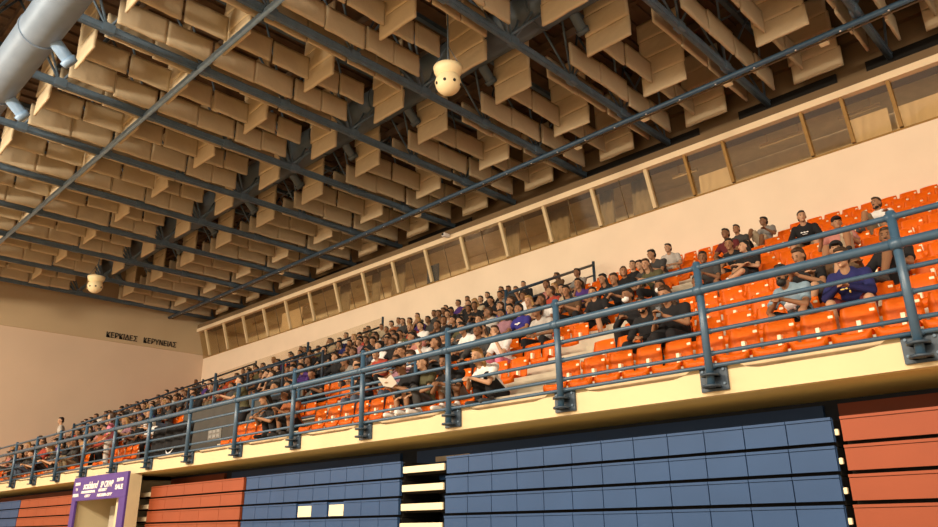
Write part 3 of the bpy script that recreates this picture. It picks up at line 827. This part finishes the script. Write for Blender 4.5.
# seats: nearest 300 visible as things, the rest as stuff
occ = {}
for p in placed: occ.setdefault(p[0], []).append(p[1])
def dist(s): x, k, d = s; return math.sqrt(x*x+Yr(k)**2+(Tf(k)-1)**2)
vis = [s for s in seat_pos if s[0] > -1.45-.12*s[1]-8 or True]
vis.sort(key=lambda s: (not (-.235*0+s[0]/(Yr(s[1])+.2) < -.10), dist(s)))
ind = vis[:300]; rest = vis[300:]
rowcount = {}
for x, k, d in sorted(ind, key=lambda s: -s[0]):
    rowcount[k] = rowcount.get(k, 0)+1
    nth = rowcount[k]
    def ordn(n):
        return bays[n-1] if n <= 20 else ('twenty', 'thirty', 'forty', 'fifty', 'sixty', 'seventy', 'eighty')[n//10-2]+('-'+bays[n % 10-1] if n % 10 else '')
    lab = '%s seat, %s, %s from its right end' % ('orange' if not d else 'dark', rows_n[k], ordn(nth))
    loc = (x, Yr(k), Tf(k)+RR+.035)
    if dist((x, k, d)) < 14.5 and not d:
        o = empty('stadium_seat', loc)
        link('seat_pan', pan_me, o); b_ = link('backrest', back_me, o); link('number_sticker', plate_me, b_); link('seat_bracket', brk_me, o)
    else:
        o = link('stadium_seat', dark_one if d else seat_one, None, loc)
    tag(o, lab, 'seat', 'seats of the stand')
bm = bmesh.new()
for x, k, d in rest:
    n0 = len(bm.verts); nf = len(bm.faces); bm.from_mesh(dark_one if d else seat_one); bm.verts.ensure_lookup_table(); bm.faces.ensure_lookup_table()
    bmesh.ops.translate(bm, vec=(x, Yr(k), Tf(k)+RR+.035), verts=bm.verts[n0:])
    for f in bm.faces[nf:]: f.material_index = 2 if d else (1 if f.material_index == 2 else 0)
me = mesh_from('stadium_seats', bm, [orange_m, plate_m, dseat_m], True)
tag(link('stadium_seats', me), 'remaining orange and dark seats filling the far part of the stand', 'seats', kind='stuff')

# loose things in the stand
def bag(x, y, z, m, label, s=1, swoosh=False):
    bm = bmesh.new(); ell(bm, (0, 0, .17*s), (.22*s, .14*s, .17*s)); ell(bm, (.08*s, 0, .12*s), (.16*s, .13*s, .12*s))
    me = evalmesh('bag', bm, [('REMESH', dict(mode='VOXEL', voxel_size=.02)), ('SMOOTH', dict(factor=.5, iterations=3))], m)
    o = link('bag', me, None, (x, y, z)); tag(o, label, 'bag')
    bm = bmesh.new(); prev = None
    for i in range(9):
        t = math.pi*i/8; p = Vector((math.cos(t)*.12*s, -.0, .30*s+math.sin(t)*.09*s))
        if prev: tube(bm, prev, p, .012*s, seg=6)
        prev = p
    obj('strap', bm, m, o)
    return o
bag(-9.05, Yr(2)+.15, Tf(2)+RR+.03, MATS['black_fabric'], 'black bag lying on an orange seat beside the pink trousers')
bag(-6.95, Yr(10)+.15, Tf(10)+RR+.03, MATS['black_fabric'], 'black bag on a seat beside the person leaning back')
bag(-3.95, Yr(6)+.15, Tf(6)+RR+.03, MATS['white_fabric'], 'white bag on a seat below the black hooded top', .7)
# dark cloth with a white tick mark hung over the wall of the stair opening
bm = bmesh.new()
n = 14
vb = []; vt = []
for i in range(n+1):
    x = -18.75+2.0*i/n; y = 8.02+.04*math.sin(i*1.9)
    vb.append(bm.verts.new((x, y-.05, 3.0+.02*math.sin(i)))); vt.append(bm.verts.new((x, y, 3.98+.03*math.sin(i*1.3))))
for i in range(n): bm.faces.new((vb[i], vb[i+1], vt[i+1], vt[i]))
r = bmesh.ops.extrude_face_region(bm, geom=bm.faces[:]); bmesh.ops.translate(bm, vec=(0, .03, 0), verts=[e for e in r['geom'] if isinstance(e, bmesh.types.BMVert)])
cl = obj('draped_cloth', bm, MATS['black_fabric'], smooth=True); tag(cl, 'black cloth with a white tick mark hanging behind the railing, left of the stair opening', 'cloth')
bm = bmesh.new()
up = [(-.22, .04), (-.16, -.06), (-.08, -.085), (.05, -.03), (.26, .10)]; lo = [(.26, .10), (.05, .0), (-.05, -.03), (-.13, -.025), (-.22, .04)]
vv = [bm.verts.new((-17.55+a, 7.93, 3.32+b)) for a, b in up+lo[1:-1]]
bm.faces.new(vv); r = bmesh.ops.extrude_face_region(bm, geom=bm.faces[:]); bmesh.ops.translate(bm, vec=(0, .012, 0), verts=[e for e in r['geom'] if isinstance(e, bmesh.types.BMVert)])
obj('tick_mark', bm, white_m, cl)

# ------------------------------------------------------------------ retractable bleachers
def bleacher(x0, x1, m, pitch_, label, holes=()):
    root = empty('retractable_bleacher', ((x0+x1)/2, 7.9, 0)); tag(root, label, 'bleacher', 'closed retractable bleachers')
    for i in range(9):
        yf = 8.0-.018*i; zt = 2.56-.281*i; zl = zt-.243
        if zl < .02: break
        bm = bmesh.new()
        n = max(1, round((x1-x0)/pitch_)); pw = (x1-x0)/n; hl = [h for h in holes if h[0] == i]
        for j in range(n):
            a = x0+j*pw; b = a+pw
            if any(h[1] == j for h in hl): continue
            box(bm, a+.006, b-.006, yf, yf+.03, zl, zt-.035)
            box(bm, a+.004, b-.004, yf-.006, yf+.04, zt-.028, zt)
        box(bm, x0, x1, yf+.03, yf+.05, zl, zt-.01)
        wobj('row_front', bm, m, root)
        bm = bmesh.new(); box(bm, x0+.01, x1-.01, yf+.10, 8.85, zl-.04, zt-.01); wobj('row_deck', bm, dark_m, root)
        for h in hl:
            bm = bmesh.new(); a = x0+h[1]*pw; box(bm, a+.05, a+pw-.01, yf+.005, yf+.028, zl+.01, zt-.05); box(bm, a+.05, a+pw-.01, yf+.001, yf+.028, zl+.01, zl+.09)
            wobj('bare_board', bm, cream_m, root)
bleacher(-8.28, -2.70, blue2_m, .465, 'blue closed bleacher section, widest, in the middle right')
bleacher(-14.05, -9.32, blue2_m, .465, 'blue closed bleacher section with two bare cream boards', ((2, 4), (2, 6)))
bleacher(-2.62, 3.5, orange2_m, .95, 'orange closed bleacher section at the far right')
bleacher(-18.45, -14.15, orange2_m, .9, 'orange closed bleacher section right of the purple banner')
bleacher(-28.2, -23.0, orange2_m, .9, 'orange closed bleacher section left of the purple banner')
bleacher(-36.5, -28.25, blue2_m, .9, 'blue closed bleacher section at the far left')
def steps(x0, x1, label, top=2.47, yo=0):
    root = empty('bleacher_steps', ((x0+x1)/2, 8, 0)); tag(root, label, 'steps', 'steps between bleacher sections')
    for i in range(8):
        z = top-.281*i; y = 8.0-.018*i+yo
        bm = bmesh.new(); bevbox(bm, x0+.03, x1-.03, y+.0, y+.035, z-.10, z, .004); wobj('step_board', bm, cream_m, root)
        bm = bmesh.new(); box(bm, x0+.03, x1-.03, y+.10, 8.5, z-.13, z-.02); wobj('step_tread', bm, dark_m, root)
    bm = bmesh.new(); box(bm, x0+.2, x1-.03, 8.55, 8.58, 2.56, 2.64); wobj('rear_board', bm, conc_m, root)
steps(-9.30, -8.30, 'cream step boards between the two blue bleacher sections')
steps(-19.28, -18.46, 'cream step boards beside the purple banner', 2.44)
bm = bmesh.new(); r0 = empty('hinge_brackets', (-2.62, 7.9, 0)); tag(r0, 'small cream hinge brackets in the slot between blue and orange bleachers', 'bracket')
for i in range(5):
    bm = bmesh.new(); z = 2.42-.281*i; y = 8.0-.018*i; bevbox(bm, -2.685, -2.65, y, y+.04, z-.04, z+.02, .004); wobj('hinge', bm, cream_m, r0)

# ------------------------------------------------------------------ portal with banner
por = empty('portal', (-20.1, 7.45, 0)); tag(por, 'cream entrance portal with a purple banner frame under the terrace', 'portal')
bm = bmesh.new(); box(bm, -18.55, -18.43, 7.45, 7.735, 0, 2.85); box(bm, -19.42, -18.56, 7.60, 7.72, 0, 2.85); box(bm, -19.42, -19.30, 7.72, 8.85, 0, 2.85); box(bm, -21.85, -21.75, 7.45, 8.85, 0, 2.85); box(bm, -21.85, -19.3, 7.47, 8.85, 2.76, 2.85)
wobj('portal_shell', bm, portal_m, por)
bm = bmesh.new(); box(bm, -21.75, -19.42, 8.7, 8.84, 0, 2.76); wobj('rear_wall', bm, portal_m, por)
bm = bmesh.new(); bevbox(bm, -21.3, -19.5, 8.2, 8.26, 0, 2.2, .01); wobj('inner_board', bm, mat('grey_beige_board', (.50, .45, .35), .7), por)
bm = bmesh.new(); bevbox(bm, -21.88, -18.43, 7.40, 7.46, 2.32, 2.91, .01)
bn = wobj('banner_header', bm, purple_m, por)
bm = bmesh.new(); bevbox(bm, -21.88, -21.60, 7.40, 7.46, 0, 2.32, .01); wobj('banner_leg', bm, purple_m, por)
bm = bmesh.new(); bevbox(bm, -18.80, -18.43, 7.40, 7.46, 0, 2.32, .01); wobj('banner_leg', bm, purple_m, por)
def btxt(s, x, z, size, width=None, shear=.3):
    me = text_mesh(s, size, white_m, .003, shear, bold=.006); wv = max(v.co.x for v in me.vertices)-min(v.co.x for v in me.vertices)
    o = D.objects.new('banner_text', me); C.objects.link(o); o.parent = bn
    o.rotation_euler = (math.pi/2, 0, 0); o.location = (x+20.1, 7.392-7.45, z)
    if width: o.scale = (width/wv, 1, 1)
btxt('scabland', -21.15, 2.60, .24, .98); btxt('SP CRWP', -20.02, 2.60, .20, .80)
btxt('PROFESSIONAL', -21.25, 2.50, .075, .95); btxt('CITY', -20.98, 2.40, .08, .40)
btxt('SECURITY', -20.10, 2.51, .085, .55); btxt('NICOSIA CITY', -20.15, 2.39, .085, .95)
btxt('DIMAN', -21.72, 2.71, .10, .33, 0); btxt('TV', -21.65, 2.58, .08, .15, 0); btxt('MEDIA', -21.80, 2.43, .10, .40, 0)
btxt('22/770', -19.02, 2.70, .10, .38, 0); btxt('SALE', -19.08, 2.52, .15, .45, 0)

# ------------------------------------------------------------------ roof trusses, ties
HC = 12.1
CX = [-3.35+3.0*1.004*(1-i) for i in range(0, 13)]
CX = [x for x in CX if x > XL+.5]
bmc = bmesh.new(); box(bmc, -.065, .065, -21.9, 18.25, -.02, .11); box(bmc, -.085, .085, -21.9, 18.25, .09, .11); tube(bmc, (.0, -21.9, -.03), (0, 18.25, -.03), .045, seg=10)
chord_me = mesh_from('bottom_chord', bmc, steel_m)
bmc = bmesh.new(); box(bmc, -.06, .06, -21.9, 18.25, 2.2, 2.34); top_me = mesh_from('top_chord', bmc, steel_m)
bmc = bmesh.new()
for sx in (-.5, .5):
    tube(bmc, (0, 0, .05), (sx, 1.13, 2.25), .030, seg=8); tube(bmc, (sx, 1.13, 2.25), (0, 2.27, .05), .030, seg=8)
tube(bmc, (-.5, 1.13, 2.25), (.5, 1.13, 2.25), .03, seg=8)
web_me = mesh_from('web_brace', bmc, steel_m)
bmc = bmesh.new(); bevbox(bmc, -.09, .09, -.14, .14, -.06, .16, .01); nod_me = mesh_from('node_plate', bmc, steel_m)
def oname(i): return bays[i] if i < len(bays) else str(i)
CXs = sorted(CX)
for i, x in enumerate(CXs):
    t = empty('roof_truss', (x, 0, HC)); tag(t, 'blue-grey roof truss crossing the hall, %s from the end wall' % oname(i), 'truss', 'roof trusses')
    link('bottom_chord', chord_me, t); link('top_chord', top_me, t)
    for j in range(-3, 6):
        y = 4.46+2.27*j; link('web_brace', web_me, t, (0, y, 0)); link('node_plate', nod_me, t, (0, y, 0))
    bm = bmesh.new()
    for dx, dy in ((-.7, -.7), (.7, -.7), (-.7, .7), (.7, .7)): tube(bm, (0, 12.2-1.1, .08), (dx*.9, 12.2-1.1+dy*1.6, 1.3), .04, seg=6)
    obj('fan_brace', bm, steel_m, t)
def tie(y, r, m, label, dots):
    root = empty('tie_pipe', (-16, y, HC-.12)); tag(root, label, 'pipe')
    bm = bmesh.new(); tube(bm, (XL+.1 if y > 10 else XL+.1, y, HC-.13), (XR, y, HC-.13), r, seg=12); wobj('pipe', bm, m, root)
    if dots:
        bm = bmesh.new(); tube(bm, (XL+.1, y+.17, HC-.15), (XR, y+.17, HC-.15), .022, seg=8); wobj('cable_pipe', bm, mat('brown_cable_pipe', (.18, .12, .07), .5), root)
        for j in range(38):
            x = XL+.6+j*1.0; bm = bmesh.new(); ell(bm, (x, y-.03, HC-.13-r), (.022, .022, .015), seg=8, rings=6); wobj('pipe_clip', bm, white_m, root)
    else:
        bm = bmesh.new(); box(bm, XL+.1, XR, y-.015, y+.015, HC-.06, HC+.02); wobj('fin', bm, m, root)
tie(16.0, .07, rail_m, 'blue tie pipe under the trusses nearest the stand wall', True)
tie(6.55, .055, silver_m, 'grey tie pipe under the trusses above the court edge', False)

# ducts
def duct(y, z, r, m, label, nz, nm):
    root = empty('air_duct', (-16, y, z)); tag(root, label, 'duct')
    bm = bmesh.new(); tube(bm, (XL+.12, y, z), (XR, y, z), r, seg=32)
    wobj('duct_pipe', bm, m, root)
    x = XL+1; 
    while x < XR-1:
        bm = bmesh.new(); tube(bm, (x, y, z), (x+.06, y, z), r+.02, seg=32); wobj('duct_flange', bm, m, root); x += 3.01
    for x in CXs:
        bm = bmesh.new(); x_ = x+nz
        tube(bm, (x_, y+r*.55, z-r*.55), (x_, y+r*.8+.28, z-r*.8-.26), .13, .13, 16, caps=False); tube(bm, (x_, y+r*.8+.22, z-r*.8-.22), (x_, y+r*.8+.32, z-r*.8-.30), .17, .15, 16)
        o = wobj('jet_nozzle', bm, nm, root)
duct(12.15, 13.45, .52, duct_m, 'dark round air duct running above the roof baffles', .9, duct_m)
duct(3.15, 11.35, .40, sduct_m, 'silver round air duct hanging over the court, upper left', .35, silver_m)

# ------------------------------------------------------------------ baffles
def baffle_mesh(L, Hh, axis, seed, m, nm):
    bm = bmesh.new(); nx, nz = 14, 8; th = .035; g = [[], []]
    for side in (0, 1):
        for i in range(nx+1):
            col = []
            for j in range(nz+1):
                u = i/nx; v_ = j/nz
                p = noise.noise(Vector((u*5+seed*7, v_*3-u*2, side*3.1)))*.013+noise.noise(Vector((u*11+v_*5, v_*4+seed, side+9)))*.009
                edge = min(u, 1-u, v_, 1-v_); puff = min(1, edge*7)
                t = (th+p*.8)*(.8+.2*puff)
                sag = noise.noise(Vector((u*2+seed*3, 4, 0)))*.03*(1-v_)
                a = (u-.5)*L*(1+.01*noise.noise(Vector((v_*3, seed, 1))))
                z = v_*Hh+sag
                q = (a, t if side else -t, z) if axis == 'x' else (t if side else -t, a, z)
                col.append(bm.verts.new(q))
            g[side].append(col)
    for side in (0, 1):
        for i in range(nx):
            for j in range(nz): bm.faces.new((g[side][i][j], g[side][i+1][j], g[side][i+1][j+1], g[side][i][j+1]))
    for i in range(nx):
        for j in (0, nz): bm.faces.new((g[0][i][j], g[0][i+1][j], g[1][i+1][j], g[1][i][j]))
    for j in range(nz):
        for i in (0, nx): bm.faces.new((g[0][i][j], g[0][i][j+1], g[1][i][j+1], g[1][i][j]))
    return mesh_from(nm, bm, m, True)
long_me = [baffle_mesh(1.10, .62, 'y', s, baf_m, 'ceiling_baffle') for s in range(5)]
wide_me = [baffle_mesh(1.22, .56, 'x', s+20, baf2_m, 'baffle_strip') for s in range(5)]
bl = []
YS = [-2.35, -.08, 2.19, 4.46, 6.73, 9.0, 11.27]
bayx = [(a+b)/2 for a, b in zip(CXs, CXs[1:])]
bayx = [CXs[0]-.9]+bayx+[CXs[-1]+1.5]
for bi, xb in enumerate(bayx):
    segs = [(-2.30, -.10), (-.05, 2.15), (4.5, 6.7), (6.76, 8.97), (9.02, 10.7), (12.95, 15.45), (15.56, 17.68)]
    for si, (ya, yb) in enumerate(segs):
        for off, rn in ((-1.10, 'left row'), (-.32, 'middle row'), (1.20, 'right row')):
            if bi == 0 and off < .5: continue
            mid = off == -.32
            n = 2
            for q in range(n):
                L = (yb-ya)/n; y = ya+L*(q+.5); me = R_.choice(long_me)
                sc = (L-.012-(.06 if mid else 0))/1.10; y += (.03 if q else -.03)*0
                bl.append(('long', me, (xb+off+R_.uniform(-.02, .02), y, HC+.03+(.20 if mid else 0)+R_.uniform(-.03, .04)), sc, bi, si*2+q, rn))
    if bi == 0: continue
    for yi, y in enumerate(YS+[12.95, 15.5, 17.75]):
        bl.append(('cross', None, (xb+R_.uniform(-.05, .05), y, HC), 1, bi, yi, ''))
bl.sort(key=lambda b: math.sqrt(b[2][0]**2+b[2][1]**2)+(60 if (b[2][1] < 3 and b[2][0] > -14) else 0)+(60 if b[2][1] < -.5 or b[2][0]/max(b[2][1], .1) > -.12 else 0))
cnt = 0; stuff = bmesh.new()
for kind, me, loc, sc, bi, yi, rn in bl:
    if cnt < 296:
        cnt += 1
        if kind == 'long':
            o = D.objects.new('ceiling_baffle', me); C.objects.link(o); o.location = loc; o.scale = (1, sc, 1); o.rotation_euler = (R_.uniform(-.012, .012), R_.uniform(-.04, .04), R_.uniform(-.012, .012))
            tag(o, 'long beige cloth baffle, %s roof bay from end wall, %s, %s along' % (oname(bi), rn, oname(yi)), 'baffle', 'lengthwise cloth baffles under the roof')
        else:
            o = empty('baffle_curtain', loc); o.rotation_euler = (0, 0, R_.uniform(-.02, .02)); dx = 0
            tag(o, 'lit-toned tiered cloth baffle, %s roof bay from end wall, %s from the court side' % (oname(bi), oname(yi)), 'baffle', 'crosswise tiered baffles under the roof')
            for s_ in range(4):
                c = D.objects.new('baffle_strip', R_.choice(wide_me)); C.objects.link(c); c.parent = o
                c.location = (dx, -.02*s_+.03, .02+.535*s_); c.rotation_euler = (R_.uniform(-.05, .02), R_.uniform(-.012, .012), R_.uniform(-.02, .02)); dx += R_.uniform(-.05, .03)
    else:
        parts = [(me, loc, (1, sc, 1))] if kind == 'long' else [(R_.choice(wide_me), (loc[0], loc[1], loc[2]+.02+.535*s_), (1, 1, 1)) for s_ in range(4)]
        for m_, lc, s3 in parts:
            n0 = len(stuff.verts); nf = len(stuff.faces); stuff.from_mesh(m_); stuff.verts.ensure_lookup_table(); stuff.faces.ensure_lookup_table()
            bmesh.ops.transform(stuff, matrix=Matrix.Translation(lc) @ Matrix.Diagonal((*s3, 1)), verts=stuff.verts[n0:])
            mi = 0 if kind == 'long' else 1
            for f in stuff.faces[nf:]: f.material_index = mi
me = mesh_from('ceiling_baffles', stuff, [baf_m, baf2_m], True)
tag(link('ceiling_baffles', me), 'remaining beige cloth baffles further off under the roof', 'baffles', kind='stuff')

# ------------------------------------------------------------------ fixtures
def speaker(x, label):
    o = empty('hanging_speaker', (x, 10.1, 10.95)); tag(o, label, 'speaker', 'round hanging speakers')
    bm = bmesh.new(); ell(bm, (0, 0, 0), (.29, .29, .29), seg=32, rings=20); b = obj('speaker_ball', bm, ball_m, o, smooth=True)
    bm = bmesh.new(); lathe(bm, [(.235, .17), (.285, .22), (.32, .30), (.335, .39), (.315, .39), (.30, .31), (.26, .24), (.15, .22)], seg=32); obj('dish', bm, ball_m, o, smooth=True)
    bm = bmesh.new(); lathe(bm, [(.292, -.012), (.300, 0), (.292, .012)], seg=32); obj('seam_ring', bm, ball_m, o)
    for a in (-1.9, -1.05, -.25, .6, 1.5, 2.6):
        bm = bmesh.new(); d = Vector((math.cos(a), math.sin(a), -.25)).normalized(); tube(bm, d*.26, d*.296, .036, seg=12); obj('sound_hole', bm, black_m, o)
    bm = bmesh.new(); tube(bm, (0, 0, .2), (0, 0, 3.9), .018, seg=8); obj('hanger_rod', bm, steel_m, o)
    for a in (0, 2.1, 4.2):
        bm = bmesh.new(); tube(bm, (.30*math.cos(a), .30*math.sin(a), .42), (0, 0, 1.0), .008, seg=6); obj('stay_wire', bm, steel_m, o)
speaker(-10.33, 'large cream ball speaker with a dish top, hanging near the middle of the roof')
speaker(-30.9, 'cream ball speaker hanging close to the end wall')
for i, x in enumerate([-31.0, -27.0, -22.7, -18.2, -11.2, -8.95, -6.55, -4.2]):
    bm = bmesh.new(); bevbox(bm, -.10, .10, -.08, .08, -.07, .05, .012); o = obj('light_box', bm, cream_m, loc=(x, 16.25, 11.98))
    tag(o, 'small cream box lamp beside the blue tie pipe, %s from the end wall' % oname(i), 'lamp', 'small box lamps by the tie pipe')
    bm = bmesh.new(); tube(bm, (0, 0, .04), (0, 0, .12), .015, seg=6); obj('stem', bm, steel_m, o)
for i, x in enumerate((-34.5, -30, -25.5)):
    bm = bmesh.new(); bevbox(bm, -.5, .5, -.18, .18, 0, .12, .01); o = obj('fill_lamp_housing', bm, mull_m, loc=(x, 19.7, 11.72)); tag(o, 'added fill lamp inside the press box, %s from the end wall' % oname(i), 'lamp', 'added fill lamps in the press box')  # housings made up for the added press box fill lights
cc = empty('security_camera', (-18.0, 17.5, 11.45)); tag(cc, 'small security camera on the cream window beam', 'camera')
bm = bmesh.new(); bevbox(bm, -.08, .08, -.22, .06, -.06, .06, .015); obj('housing', bm, white_m, cc)
bm = bmesh.new(); tube(bm, (0, -.225, 0), (0, -.25, 0), .045); obj('lens', bm, black_m, cc)
bm = bmesh.new(); tube(bm, (0, 0, 0), (0, .12, .05), .02); obj('arm', bm, white_m, cc)
# flood lamps above the court
for i, x in enumerate((-34, -26, -18, -10, -2, 5)):
    t = empty('flood_lamp', (x, -9.1, 10.5)); tag(t, 'flood lamp hanging above the court, %s from the end wall' % oname(i), 'lamp', 'flood lamps above the court')
    bm = bmesh.new(); bevbox(bm, -1.15, 1.15, -.35, -.05, -.45, .45, .03); obj('lamp_housing', bm, steel_m, t)
    bm = bmesh.new(); tube(bm, (0, -.2, .4), (0, -.2, 1.65), .03); obj('stem', bm, steel_m, t)
